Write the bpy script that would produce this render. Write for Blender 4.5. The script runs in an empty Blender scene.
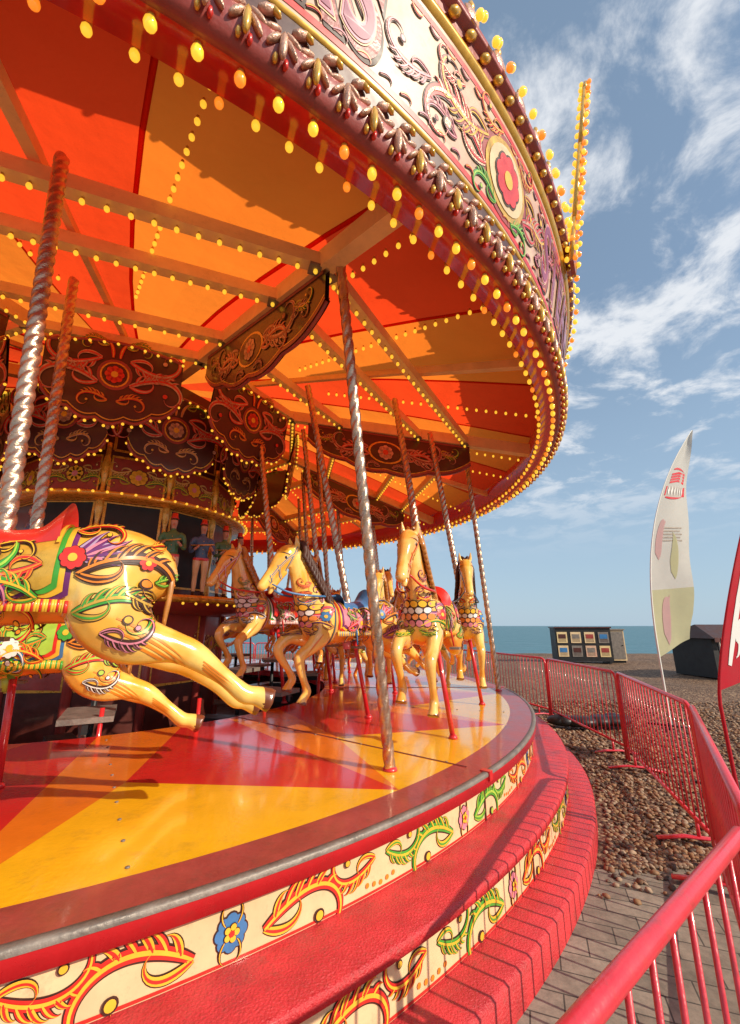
import bpy, math, random
import numpy as np
from mathutils import Vector, Matrix
from mathutils.bvhtree import BVHTree
random.seed(7); np.random.seed(7)
rad=math.radians
S=bpy.context.scene
CX,CY=-4.25,7.3
# ------------------------------------------------------------------ materials
MATS={}
def mat(name,col,rough=.5,metal=0,coat=0,var=.12,scale=6,bump=0,bscale=None,emit=0,dirt=0,objrand=0,col2=None):
    if name in MATS: return MATS[name]
    m=bpy.data.materials.new(name); m.use_nodes=True; nt=m.node_tree; N=nt.nodes; L=nt.links
    b=N['Principled BSDF']; b.inputs['Roughness'].default_value=rough; b.inputs['Metallic'].default_value=metal
    if coat: b.inputs['Coat Weight'].default_value=coat; b.inputs['Coat Roughness'].default_value=.08
    tc=N.new('ShaderNodeTexCoord'); ns=N.new('ShaderNodeTexNoise'); ns.inputs['Scale'].default_value=scale; ns.inputs['Detail'].default_value=7; ns.inputs['Roughness'].default_value=.65
    L.new(tc.outputs['Object'],ns.inputs['Vector'])
    mr=N.new('ShaderNodeMapRange'); mr.inputs[1].default_value=.3; mr.inputs[2].default_value=.7
    mr.inputs[3].default_value=1-var; mr.inputs[4].default_value=1+var*.6; L.new(ns.outputs['Fac'],mr.inputs[0])
    mx=N.new('ShaderNodeMix'); mx.data_type='RGBA'; mx.blend_type='MULTIPLY'; mx.inputs[0].default_value=1
    mx.inputs[6].default_value=(*col,1); L.new(mr.outputs[0],mx.inputs[7]); out=mx.outputs[2]
    if col2:
        n4=N.new('ShaderNodeTexNoise'); n4.inputs['Scale'].default_value=scale*.9; n4.inputs['Detail'].default_value=3; L.new(tc.outputs['Object'],n4.inputs['Vector'])
        r4=N.new('ShaderNodeMapRange'); r4.interpolation_type='SMOOTHSTEP'; r4.inputs[1].default_value=.44; r4.inputs[2].default_value=.62; L.new(n4.outputs['Fac'],r4.inputs[0])
        m4=N.new('ShaderNodeMix'); m4.data_type='RGBA'; L.new(r4.outputs[0],m4.inputs[0]); L.new(out,m4.inputs[6]); m4.inputs[7].default_value=(*col2,1); out=m4.outputs[2]
    if dirt:
        n2=N.new('ShaderNodeTexNoise'); n2.inputs['Scale'].default_value=scale*2.7; n2.inputs['Detail'].default_value=9; n2.inputs['Roughness'].default_value=.75
        L.new(tc.outputs['Object'],n2.inputs['Vector'])
        r2=N.new('ShaderNodeMapRange'); r2.inputs[1].default_value=.54; r2.inputs[2].default_value=.74; r2.inputs[4].default_value=dirt; L.new(n2.outputs['Fac'],r2.inputs[0])
        m2=N.new('ShaderNodeMix'); m2.data_type='RGBA'; L.new(r2.outputs[0],m2.inputs[0]); L.new(out,m2.inputs[6]); m2.inputs[7].default_value=(.12,.07,.045,1); out=m2.outputs[2]
    if objrand:
        oi=N.new('ShaderNodeObjectInfo'); hs=N.new('ShaderNodeHueSaturation'); r3=N.new('ShaderNodeMapRange'); r3.inputs[3].default_value=.5-objrand; r3.inputs[4].default_value=.5+objrand
        L.new(oi.outputs['Random'],r3.inputs[0]); L.new(r3.outputs[0],hs.inputs['Hue']); L.new(out,hs.inputs['Color']); out=hs.outputs['Color']
    L.new(out,b.inputs['Base Color'])
    rr=N.new('ShaderNodeMapRange'); rr.inputs[1].default_value=.3; rr.inputs[2].default_value=.7; rr.inputs[3].default_value=max(.03,rough*.75); rr.inputs[4].default_value=min(1,rough*1.3)
    L.new(ns.outputs['Fac'],rr.inputs[0]); L.new(rr.outputs[0],b.inputs['Roughness'])
    if bump:
        bp=N.new('ShaderNodeBump'); bp.inputs['Strength'].default_value=bump; bp.inputs['Distance'].default_value=.01
        n3=N.new('ShaderNodeTexNoise'); n3.inputs['Scale'].default_value=bscale or scale*5; n3.inputs['Detail'].default_value=6; L.new(tc.outputs['Object'],n3.inputs['Vector'])
        L.new(n3.outputs['Fac'],bp.inputs['Height']); L.new(bp.outputs[0],b.inputs['Normal'])
    if emit:
        L.new(out,b.inputs['Emission Color']); b.inputs['Emission Strength'].default_value=emit
        m.cycles.emission_sampling='NONE'
    MATS[name]=m; return m
red=mat('red_paint',(.62,.02,.025),.28,coat=.6,var=.15,scale=3,bump=.15,dirt=.3)
redtread=mat('red_tread_paint',(.6,.028,.035),.48,coat=.15,var=.3,scale=5,bump=.9,bscale=90,dirt=.55)
barrier_red=mat('barrier_red_paint',(.68,.03,.05),.35,coat=.4,var=.18,scale=9,bump=.2,dirt=.45)
yellow=mat('deck_yellow',(.95,.5,.01),.17,coat=.7,var=.12,scale=2.2,bump=.15,bscale=40,dirt=.28)
orange=mat('deck_orange',(.84,.21,.012),.17,coat=.7,var=.12,scale=2.2,bump=.15,bscale=40,dirt=.28)
dred=mat('deck_red',(.66,.024,.018),.17,coat=.7,var=.14,scale=2.2,bump=.15,bscale=40,dirt=.3)
maroon=mat('deck_border',(.36,.055,.045),.38,coat=.3,var=.25,scale=5,bump=.3,dirt=.5)
steel=mat('edge_metal',(.26,.22,.19),.55,metal=.4,var=.3,scale=8,bump=.4,dirt=.5)
cream=mat('cream_paint',(.8,.6,.3),.35,coat=.4,var=.12,scale=4,dirt=.3)
creamw=mat('board_cream',(.78,.57,.32),.4,coat=.3,var=.16,scale=4,dirt=.4)
rimb=mat('rim_board_cream_pink',(.74,.49,.33),.35,coat=.5,var=.2,scale=4,dirt=.45,col2=(.7,.4,.28))
beamc=mat('beam_cream',(.88,.6,.28),.45,var=.15,scale=4,dirt=.25)
gold=mat('gold_paint',(.78,.44,.06),.28,metal=.35,coat=.5,var=.25,scale=12)
green=mat('green_paint',(.06,.36,.04),.35,coat=.4,var=.2,scale=9)
lime=mat('lime_paint',(.4,.62,.07),.35,coat=.4,var=.2,scale=9)
purple=mat('purple_paint',(.17,.03,.16),.35,coat=.4,var=.2,scale=9)
plum=mat('letter_plum',(.3,.03,.1),.35,coat=.4,var=.2,scale=9)
lilac=mat('lilac_paint',(.5,.33,.5),.35,coat=.4,var=.2,scale=9)
pink=mat('pink_paint',(.75,.24,.32),.35,coat=.4,var=.2,scale=9)
blue=mat('blue_paint',(.05,.2,.45),.35,coat=.4,var=.2,scale=9)
scr=mat('scroll_red',(.72,.03,.02),.35,coat=.4,var=.2,scale=9)
scy=mat('scroll_yellow',(.88,.5,.04),.35,coat=.4,var=.15,scale=9)
sco=mat('scroll_orange',(.8,.24,.02),.35,coat=.4,var=.2,scale=9)
dark=mat('dark_outline',(.06,.02,.012),.5,var=.3)
brown=mat('brown_board',(.085,.018,.012),.4,coat=.4,var=.35,scale=5)
black=mat('black_paint',(.012,.011,.012),.5)
white=mat('white_paint',(.78,.76,.72),.45,var=.06)
carve=mat('carved_silver_leaf',(.66,.38,.27),.32,metal=.3,coat=.4,var=.45,scale=14,bump=.6,bscale=70,dirt=.7)
twist=mat('twisted_brass',(.66,.44,.31),.3,metal=.9,var=.3,scale=7,bump=.3,bscale=60,dirt=.45)
bulby=mat('bulb_yellow',(1,.58,.04),.08,coat=1,var=.05,emit=.95)
bulbo=mat('bulb_orange',(1,.27,.02),.08,coat=1,var=.05,emit=.85)
horseg=mat('horse_gold',(.93,.6,.15),.18,coat=1,var=.15,scale=4.5,bump=.1,dirt=.18,objrand=.012,col2=(.86,.4,.05))
maneg=mat('mane_gold',(.5,.2,.04),.3,coat=.6,var=.5,scale=12)
hoofm=mat('hoof_brown',(.18,.05,.02),.35,coat=.5)
def canvas(name,col):
    m=bpy.data.materials.new(name); m.use_nodes=True; nt=m.node_tree; N=nt.nodes; L=nt.links
    for n in list(N): N.remove(n)
    o=N.new('ShaderNodeOutputMaterial'); d=N.new('ShaderNodeBsdfDiffuse'); t=N.new('ShaderNodeBsdfTranslucent'); mx=N.new('ShaderNodeMixShader'); mx.inputs[0].default_value=.7
    tc=N.new('ShaderNodeTexCoord'); ns=N.new('ShaderNodeTexNoise'); ns.inputs['Scale'].default_value=1.3; ns.inputs['Detail'].default_value=6; L.new(tc.outputs['Object'],ns.inputs['Vector'])
    cr=N.new('ShaderNodeMix'); cr.data_type='RGBA'; cr.inputs[6].default_value=(*[c*.72 for c in col],1); cr.inputs[7].default_value=(*col,1)
    L.new(ns.outputs['Fac'],cr.inputs[0]); L.new(cr.outputs[2],d.inputs[0]); L.new(cr.outputs[2],t.inputs[0])
    bp=N.new('ShaderNodeBump'); bp.inputs['Strength'].default_value=.7; bp.inputs['Distance'].default_value=.1; L.new(ns.outputs['Fac'],bp.inputs['Height']); L.new(bp.outputs[0],d.inputs['Normal']); L.new(bp.outputs[0],t.inputs['Normal'])
    L.new(d.outputs[0],mx.inputs[1]); L.new(t.outputs[0],mx.inputs[2]); L.new(mx.outputs[0],o.inputs[0]); return m
canO=canvas('canvas_orange',(1,.25,.025)); canR=canvas('canvas_red',(.97,.075,.014))
# ------------------------------------------------------------------ mesh builder
def catmull(P,k=5):
    P=[np.array(p,float) for p in P]; Q=[2*P[0]-P[1]]+P+[2*P[-1]-P[-2]]; out=[]
    for i in range(1,len(Q)-2):
        for j in range(k):
            t=j/k; a,b,c,d=Q[i-1:i+3]
            out.append(.5*((2*b)+(c-a)*t+(2*a-5*b+4*c-d)*t*t+(3*b-a-3*c+d)*t**3))
    out.append(P[-1]); return out
class MB:
    def __init__(s): s.v=[];s.f=[];s.m=[];s.s=[];s.mats=[]
    def add(s,vs,fs,m,smooth=True):
        if m not in s.mats: s.mats.append(m)
        i=s.mats.index(m); o=len(s.v); s.v.extend([tuple(map(float,p)) for p in vs])
        for f in fs: s.f.append(tuple(o+a for a in f)); s.m.append(i); s.s.append(smooth)
    def box(s,c,size,m,rz=0,axes=None):
        X,Y,Z=[np.array(a,float) for a in (axes or ((math.cos(rz),math.sin(rz),0),(-math.sin(rz),math.cos(rz),0),(0,0,1)))]
        c=np.array(c,float); h=[a/2 for a in size]
        vs=[];
        for k in (-1,1):
            for (a,d) in ((-1,-1),(1,-1),(1,1),(-1,1)): vs.append(c+X*a*h[0]+Y*d*h[1]+Z*k*h[2])
        s.add(vs,[(3,2,1,0),(4,5,6,7),(0,1,5,4),(1,2,6,5),(2,3,7,6),(3,0,4,7)],m,False)
    def beam(s,p,q,w,h,m):
        p=np.array(p,float);q=np.array(q,float); t=q-p; l=np.linalg.norm(t); t/=l
        sd=np.cross(t,(0,0,1)); sd/=np.linalg.norm(sd); up=np.cross(sd,t)
        s.box((p+q)/2,(l,w,h),m,axes=(t,sd,up))
    def tube(s,P,R,m,n=10,ref=(0,1,0),k=0,cap=True):
        P=[np.array(p,float) for p in P]; R=[(r,r) if not hasattr(r,'__len__') else tuple(r) for r in (R if hasattr(R,'__len__') else [R]*len(P))]
        if k:
            A=catmull([np.concatenate([p,r]) for p,r in zip(P,R)],k); P=[a[:3] for a in A]; R=[(max(.002,a[3]),max(.002,a[4])) for a in A]
        vs=[];ref=np.array(ref,float); last=None
        for i,p in enumerate(P):
            t=P[min(i+1,len(P)-1)]-P[max(i-1,0)]; t=t/(np.linalg.norm(t)+1e-9)
            sd=(last if last is not None else ref); sd=sd-t*np.dot(sd,t)
            if np.linalg.norm(sd)<.05: sd=np.cross(t,(1,.1,.2))
            sd/=np.linalg.norm(sd); last=sd; up=np.cross(t,sd)
            for j in range(n):
                a=2*math.pi*j/n; vs.append(p+sd*math.cos(a)*R[i][0]+up*math.sin(a)*R[i][1])
        fs=[]
        for i in range(len(P)-1):
            for j in range(n): fs.append((i*n+j,i*n+(j+1)%n,(i+1)*n+(j+1)%n,(i+1)*n+j))
        if cap: fs.append(tuple(range(n))[::-1]); fs.append(tuple((len(P)-1)*n+j for j in range(n)))
        s.add(vs,fs,m)
    def ell(s,c,r,m,nu=8,nv=5,axes=None):
        X,Y,Z=[np.array(a,float) for a in (axes or ((1,0,0),(0,1,0),(0,0,1)))]; c=np.array(c,float)
        if not hasattr(r,'__len__'): r=(r,r,r)
        vs=[c-Z*r[2]]
        for i in range(1,nv):
            b=-math.pi/2+math.pi*i/nv
            for j in range(nu):
                a=2*math.pi*j/nu; vs.append(c+X*r[0]*math.cos(b)*math.cos(a)+Y*r[1]*math.cos(b)*math.sin(a)+Z*r[2]*math.sin(b))
        vs.append(c+Z*r[2]); fs=[]
        for j in range(nu): fs.append((0,1+(j+1)%nu,1+j))
        for i in range(nv-2):
            for j in range(nu): fs.append((1+i*nu+j,1+i*nu+(j+1)%nu,1+(i+1)*nu+(j+1)%nu,1+(i+1)*nu+j))
        e=len(vs)-1; b=1+(nv-2)*nu
        for j in range(nu): fs.append((b+j,b+(j+1)%nu,e))
        s.add(vs,fs,m)
    def ring(s,prof,m,n=360,a0=0,a1=360,c=(CX,CY),smooth=True):
        full=abs(a1-a0)>=359.9; k=n if full else n+1; vs=[]
        for i in range(k):
            a=rad(a0+(a1-a0)*i/n)
            for r,z in prof: vs.append((c[0]+r*math.cos(a),c[1]+r*math.sin(a),z))
        p=len(prof); fs=[]
        for i in range(n):
            j=(i+1)%k
            for q in range(p-1): fs.append((i*p+q,j*p+q,j*p+q+1,i*p+q+1))
        s.add(vs,fs,m,smooth)
    def ribbon(s,P,W,mp,m,off):
        P=[np.array(p,float) for p in P]; vs=[]; ok=[]
        for i,p in enumerate(P):
            t=P[min(i+1,len(P)-1)]-P[max(i-1,0)]; t=t/(np.linalg.norm(t)+1e-9); nn=np.array((-t[1],t[0]))
            for q in (-1,0,1):
                a=p+nn*W[i]*q; r=mp(a[0],a[1],off); ok.append(r is not None); vs.append(r if r is not None else (0,0,0))
        fs=[]
        for i in range(len(P)-1):
            for q in (0,1):
                f=(i*3+q,i*3+3+q,i*3+4+q,i*3+1+q)
                if all(ok[a] for a in f): fs.append(f)
        s.add(vs,fs,m,True)
    def swirl(s,mp,x,y,h,L,c0,c1,w,m,off,n=22,pw=2):
        P=[];W=[]
        for i in range(n+1):
            t=i/n; P.append((x,y)); W.append(w*max(.06,(math.sin(math.pi*min(1,.12+t*.95))**.7)*(1-.45*t)))
            h+= (c0+(c1-c0)*t**pw)/n; x+=math.cos(h)*L/n; y+=math.sin(h)*L/n
        s.ribbon(P,W,mp,m,off); return P
    def lay(s,mp,x,y,h,L,c0,c1,w,m,hi,off=.002,dk=None,n=22,st=.003):
        s.swirl(mp,x,y,h,L,c0,c1,w*1.35,dk or dark,off,n); s.swirl(mp,x,y,h,L,c0,c1,w,m,off+st,n); P=s.swirl(mp,x,y,h,L,c0,c1,w*.35,hi,off+2*st,n); return P
    def dot(s,mp,x,y,r,m,off,n=14,sx=1):
        vs=[mp(x,y,off)]+[mp(x+sx*r*math.cos(2*math.pi*i/n),y+r*math.sin(2*math.pi*i/n),off) for i in range(n)]
        if any(v is None for v in vs): return
        s.add(vs,[(0,1+i,1+(i+1)%n) for i in range(n)],m)
    def flower(s,mp,x,y,r,m,c,off,n=6):
        for i in range(n):
            a=2*math.pi*i/n; s.dot(mp,x+r*.6*math.cos(a),y+r*.6*math.sin(a),r*.42,dark,off); s.dot(mp,x+r*.6*math.cos(a),y+r*.6*math.sin(a),r*.34,m,off+.003)
        s.dot(mp,x,y,r*.33,c,off+.006)
    def acanthus(s,mp,x,y,d,size,m,hi,off=.002,flip=1,h0=None):
        "leafy scroll growing in direction d (+1/-1)"
        h=0 if d>0 else math.pi; f=flip*d
        if h0 is not None: h=h0; f=flip
        P=s.lay(mp,x,y,h+.6*f,size*2.6,-1.0*f,-15.5*f,size*.1,m,hi,off,n=38)
        for k,(i,a,l) in enumerate(((3,.9,.5),(6,.8,.6),(9,.9,.62),(12,1.0,.55),(15,1.1,.42),(18,1.2,.3))):
            p=P[i]; q=P[i+1]; hh=math.atan2(q[1]-p[1],q[0]-p[0])
            s.lay(mp,p[0],p[1],hh+a*f,size*l*.8,-.3*f,-3.8*f,size*.06,m if k%2 else hi,hi if k%2 else m,off,n=9)
        s.lay(mp,x,y,h-.55*f,size*.95,1.*f,8*f,size*.07,hi,m,off,n=16)
        e=P[-1]; s.dot(mp,e[0],e[1],size*.1,dark,off+.007); s.dot(mp,e[0],e[1],size*.07,hi,off+.009)
    def obj(s,name,parent=None,loc=None):
        me=bpy.data.meshes.new(name); me.from_pydata(s.v,[],s.f)
        for m in s.mats: me.materials.append(m)
        me.polygons.foreach_set('material_index',s.m); me.polygons.foreach_set('use_smooth',s.s); me.update()
        o=bpy.data.objects.new(name,me); S.collection.objects.link(o)
        if parent: o.parent=parent
        return o
def empty(name,loc=(0,0,0),rot=(0,0,0)):
    e=bpy.data.objects.new(name,None); e.location=loc; e.rotation_euler=rot; S.collection.objects.link(e); return e
def pol(r,a,z): return (CX+r*math.cos(rad(a)),CY+r*math.sin(rad(a)),z)
# ------------------------------------------------------------------ world, sun, camera
SE,SR=rad(31),rad(122.7)
W=bpy.data.worlds.new('World'); S.world=W; W.use_nodes=True; nt=W.node_tree; N=nt.nodes; L=nt.links
bg=N['Background']; bg.inputs[1].default_value=.14
sk=N.new('ShaderNodeTexSky'); sk.sky_type='NISHITA'; sk.sun_disc=False; sk.sun_elevation=SE; sk.sun_rotation=SR; sk.air_density=1.0; sk.dust_density=.3; sk.ozone_density=1.6
tc=N.new('ShaderNodeTexCoord'); sp=N.new('ShaderNodeSeparateXYZ'); L.new(tc.outputs['Generated'],sp.inputs[0])
hz=N.new('ShaderNodeMapRange'); hz.inputs[1].default_value=0; hz.inputs[2].default_value=.6; hz.inputs[3].default_value=.88; hz.inputs[4].default_value=.35; L.new(sp.outputs[2],hz.inputs[0])
hm=N.new('ShaderNodeMix'); hm.data_type='RGBA'; L.new(hz.outputs[0],hm.inputs[0]); L.new(sk.outputs[0],hm.inputs[6]); hm.inputs[7].default_value=(2.95,4.05,5.1,1)
ad=N.new('ShaderNodeMath'); ad.operation='ADD'; ad.inputs[1].default_value=.14; L.new(sp.outputs[2],ad.inputs[0])
cb=N.new('ShaderNodeCombineXYZ')
for i in (0,1):
    dv=N.new('ShaderNodeMath'); dv.operation='DIVIDE'; L.new(sp.outputs[i],dv.inputs[0]); L.new(ad.outputs[0],dv.inputs[1]); L.new(dv.outputs[0],cb.inputs[i])
n1=N.new('ShaderNodeTexNoise'); n1.inputs['Scale'].default_value=4.6; n1.inputs['Detail'].default_value=12; n1.inputs['Roughness'].default_value=.62; n1.inputs['Distortion'].default_value=.35
L.new(cb.outputs[0],n1.inputs['Vector'])
n2=N.new('ShaderNodeTexNoise'); n2.inputs['Scale'].default_value=1.0; n2.inputs['Detail'].default_value=3; L.new(cb.outputs[0],n2.inputs['Vector'])
sm=N.new('ShaderNodeMath'); sm.operation='MULTIPLY_ADD'; L.new(n2.outputs['Fac'],sm.inputs[0]); sm.inputs[1].default_value=.6; L.new(n1.outputs['Fac'],sm.inputs[2])
r1=N.new('ShaderNodeMapRange'); r1.interpolation_type='SMOOTHSTEP'; r1.inputs[1].default_value=.73; r1.inputs[2].default_value=.94; L.new(sm.outputs[0],r1.inputs[0])
r2=N.new('ShaderNodeMapRange'); r2.interpolation_type='SMOOTHSTEP'; r2.inputs[1].default_value=.12; r2.inputs[2].default_value=.4; r2.inputs[4].default_value=.92; L.new(sp.outputs[2],r2.inputs[0])
ml=N.new('ShaderNodeMath'); ml.operation='MULTIPLY'; L.new(r1.outputs[0],ml.inputs[0]); L.new(r2.outputs[0],ml.inputs[1])
mx=N.new('ShaderNodeMix'); mx.data_type='RGBA'; mx.inputs[7].default_value=(6.2,6.4,6.7,1); L.new(ml.outputs[0],mx.inputs[0]); L.new(hm.outputs[2],mx.inputs[6]); L.new(mx.outputs[2],bg.inputs[0])
sun=bpy.data.lights.new('sun','SUN'); sun.energy=5.0; sun.angle=rad(.5); sun.color=(1,.88,.70)
so=bpy.data.objects.new('sun',sun); S.collection.objects.link(so)
sd=Vector((math.sin(SR)*math.cos(SE),math.cos(SR)*math.cos(SE),math.sin(SE))); so.rotation_euler=sd.to_track_quat('Z','Y').to_euler()
cam=bpy.data.cameras.new('camera'); co=bpy.data.objects.new('camera',cam); S.collection.objects.link(co); S.camera=co
cam.sensor_fit='VERTICAL'; cam.sensor_height=24; cam.lens=24*420/1024; cam.clip_start=.05; cam.clip_end=60000
co.location=(0,0,1.7); co.rotation_euler=(rad(90+15.18),0,0)
S.view_settings.view_transform='Standard'; S.view_settings.look='None'; S.view_settings.exposure=0
# ------------------------------------------------------------------ ground, sea
def nodemat(name):
    m=bpy.data.materials.new(name); m.use_nodes=True; return m,m.node_tree.nodes,m.node_tree.links,m.node_tree.nodes['Principled BSDF']
m,N,L,b=nodemat('shingle')
tc=N.new('ShaderNodeTexCoord'); vo=N.new('ShaderNodeTexVoronoi'); vo.inputs['Scale'].default_value=22; L.new(tc.outputs['Object'],vo.inputs['Vector'])
cr=N.new('ShaderNodeValToRGB'); sx=N.new('ShaderNodeSeparateColor'); L.new(vo.outputs['Color'],sx.inputs[0]); L.new(sx.outputs[0],cr.inputs[0])
e=cr.color_ramp.elements; e[0].color=(.07,.035,.02,1); e[1].color=(.34,.22,.13,1); q=e.new(.5); q.color=(.17,.085,.045,1)
nb=N.new('ShaderNodeTexNoise'); nb.inputs['Scale'].default_value=.5; nb.inputs['Detail'].default_value=5; L.new(tc.outputs['Object'],nb.inputs['Vector'])
mr=N.new('ShaderNodeMapRange'); mr.inputs[1].default_value=.3; mr.inputs[2].default_value=.7; mr.inputs[3].default_value=.7; mr.inputs[4].default_value=1.15; L.new(nb.outputs['Fac'],mr.inputs[0])
mm=N.new('ShaderNodeMix'); mm.data_type='RGBA'; mm.blend_type='MULTIPLY'; mm.inputs[0].default_value=1; L.new(cr.outputs[0],mm.inputs[6]); L.new(mr.outputs[0],mm.inputs[7]); L.new(mm.outputs[2],b.inputs['Base Color'])
bp=N.new('ShaderNodeBump'); bp.invert=True; bp.inputs['Strength'].default_value=1; bp.inputs['Distance'].default_value=.03; L.new(vo.outputs['Distance'],bp.inputs['Height']); L.new(bp.outputs[0],b.inputs['Normal']); b.inputs['Roughness'].default_value=.8
shing=m
mb=MB(); 
def gz(x,y): 
    if y<3.5: return 0
    z=.03*math.sin(x*1.3+y*.7)+.02*math.sin(y*2.1)
    if y>28: z-= (y-28)*.07
    return z if y>4 else z*.3
xs2=list(np.linspace(-30,40,90)); xs2=[-400,-100]+xs2+[100,400]; ys2=[-60,-5,3.5]+list(np.linspace(4,42,70))
vs=[(x,y,gz(x,y)) for y in ys2 for x in xs2]; nx=len(xs2)
mb.add(vs,[(j*nx+i,j*nx+i+1,(j+1)*nx+i+1,(j+1)*nx+i) for j in range(len(ys2)-1) for i in range(nx-1)],shing); mb.obj('shingle_beach')
m,N,L,b=nodemat('sea_water'); b.inputs['Base Color'].default_value=(.045,.15,.19,1); b.inputs['Roughness'].default_value=.35; b.inputs['Specular IOR Level'].default_value=.4
tc=N.new('ShaderNodeTexCoord'); mp_=N.new('ShaderNodeMapping'); mp_.inputs['Scale'].default_value=(.25,1,1); L.new(tc.outputs['Object'],mp_.inputs[0]); ns=N.new('ShaderNodeTexNoise'); ns.inputs['Scale'].default_value=.7; ns.inputs['Detail'].default_value=8; L.new(mp_.outputs[0],ns.inputs['Vector'])
bp=N.new('ShaderNodeBump'); bp.inputs['Strength'].default_value=1; bp.inputs['Distance'].default_value=1.0; L.new(ns.outputs['Fac'],bp.inputs['Height']); L.new(bp.outputs[0],b.inputs['Normal'])
mb=MB(); mb.add([(-25000,33,-.5),(25000,33,-.5),(25000,30000,-.5),(-25000,30000,-.5)],[(0,1,2,3)],m,False); mb.obj('sea')
m,N,L,b=nodemat('paving_blocks'); tc=N.new('ShaderNodeTexCoord'); mpn=N.new('ShaderNodeMapping'); mpn.inputs['Rotation'].default_value=(0,0,rad(20)); L.new(tc.outputs['Object'],mpn.inputs[0])
bk=N.new('ShaderNodeTexBrick'); bk.inputs['Scale'].default_value=1; bk.inputs['Brick Width'].default_value=.3; bk.inputs['Row Height'].default_value=.15; bk.inputs['Mortar Size'].default_value=.004; bk.inputs['Color1'].default_value=(.29,.24,.19,1); bk.inputs['Color2'].default_value=(.2,.165,.13,1); bk.inputs['Mortar'].default_value=(.07,.06,.05,1)
L.new(mpn.outputs[0],bk.inputs['Vector']); ns=N.new('ShaderNodeTexNoise'); ns.inputs['Scale'].default_value=9; ns.inputs['Detail'].default_value=10; ns.inputs['Roughness'].default_value=.8; L.new(tc.outputs['Object'],ns.inputs['Vector'])
mr=N.new('ShaderNodeMapRange'); mr.inputs[1].default_value=.3; mr.inputs[2].default_value=.7; mr.inputs[3].default_value=.5; mr.inputs[4].default_value=1.35; L.new(ns.outputs['Fac'],mr.inputs[0])
mm=N.new('ShaderNodeMix'); mm.data_type='RGBA'; mm.blend_type='MULTIPLY'; mm.inputs[0].default_value=1; L.new(bk.outputs['Color'],mm.inputs[6]); L.new(mr.outputs[0],mm.inputs[7]); L.new(mm.outputs[2],b.inputs['Base Color']); b.inputs['Roughness'].default_value=.85
bp=N.new('ShaderNodeBump'); bp.invert=True; bp.inputs['Distance'].default_value=.01; bp.inputs['Strength'].default_value=.7; L.new(bk.outputs['Fac'],bp.inputs['Height']); L.new(bp.outputs[0],b.inputs['Normal'])
mb=MB(); mb.box((0,-16.4,-.02),(80,40,.05),m); mb.obj('pavement')
# pebbles
PH=(1+5**.5)/2
iv=np.array([(-1,PH,0),(1,PH,0),(-1,-PH,0),(1,-PH,0),(0,-1,PH),(0,1,PH),(0,-1,-PH),(0,1,-PH),(PH,0,-1),(PH,0,1),(-PH,0,-1),(-PH,0,1)])/1.9
fi=[(0,11,5),(0,5,1),(0,1,7),(0,7,10),(0,10,11),(1,5,9),(5,11,4),(11,10,2),(10,7,6),(7,1,8),(3,9,4),(3,4,2),(3,2,6),(3,6,8),(3,8,9),(4,9,5),(2,4,11),(6,2,10),(8,6,7),(9,8,1)]
pm=[mat('pebble_%d'%i,c,.7,var=.25,scale=20) for i,c in enumerate(((.25,.12,.06),(.14,.07,.035),(.34,.23,.15),(.08,.045,.03),(.28,.15,.07)))]
mb=MB(); mb.mats=list(pm)
for i in range(19000):
    y=3.62+(random.random()**1.8)*7; x=1.2+random.random()*(3+ (y-3)*1.0)
    if i<420: y=3.2+random.random()**.6*.45
    if math.hypot(x-CX,y-CY)<7: continue
    r=random.uniform(.010,.028)*(1.25 if y>6 else 1); A=Matrix.Rotation(random.random()*6.3,3,'Z')@Matrix.Rotation(random.random()*.5,3,'X')
    sc=np.array((r*random.uniform(.8,1.5),r,r*random.uniform(.45,.8))); vv=(iv*sc)@np.array(A).T+np.array((x,y,gz(x,y)+r*.3+(.006 if y<3.65 else 0)))
    o=len(mb.v); mb.v.extend(map(tuple,vv)); k=random.randrange(5)
    for f in fi: mb.f.append((f[0]+o,f[1]+o,f[2]+o)); mb.m.append(k); mb.s.append(True)
mb.obj('beach_pebbles')
# ------------------------------------------------------------------ carousel
car=empty('carousel',(0,0,0))
mb=MB(); zD=.72; RI=3.5
def arc(r,a,b,n,z=zD): return [pol(r,a+(b-a)*i/n,z) for i in range(n+1)]
for k in range(18):
    o0=-64.4+20*k; o1=o0+20; i0=o0+6.7; i1=i0+20; I0=pol(4.98,i0,zD); I1=pol(4.98,i1,zD); q=i0+9.7; q2=q+8; q3=q+20
    P=[I0]+arc(6.2,o0,o1,12); mb.add(P,[tuple(range(len(P)))],yellow,False)
    P=[I0,pol(6.2,o1,zD)]+arc(RI,q2,q,5); mb.add(P,[tuple(range(len(P)))],dred,False)
    P=[I1]+arc(RI,q3,q2,6)+[pol(6.2,o1,zD)]; mb.add(P,[tuple(range(len(P)))[::-1]],orange,False)
mb.ring([(6.2,zD),(6.435,zD)],maroon); mb.ring([(6.435,zD),(6.437,zD+.004),(6.468,zD+.004),(6.475,zD-.004),(6.475,zD-.02)],steel)
mb.ring([(6.475,zD-.02),(6.47,zD-.025),(6.47,zD-.085),(6.42,zD-.09)],red)
mb.ring([(RI,zD),(RI,zD-.12)],red); mb.ring([(RI,zD-.12),(6.42,zD-.14)],black)
mb.ring([(6.42,zD-.09),(6.42,.42)],creamw)
mb.ring([(6.42,.42),(6.735,.42),(6.75,.41),(6.75,.37),(6.72,.365)],redtread); mb.ring([(6.72,.365),(6.72,.165)],creamw)
mb.ring([(6.72,.165),(6.92,.165),(6.94,.15),(6.94,0)],redtread)
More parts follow.
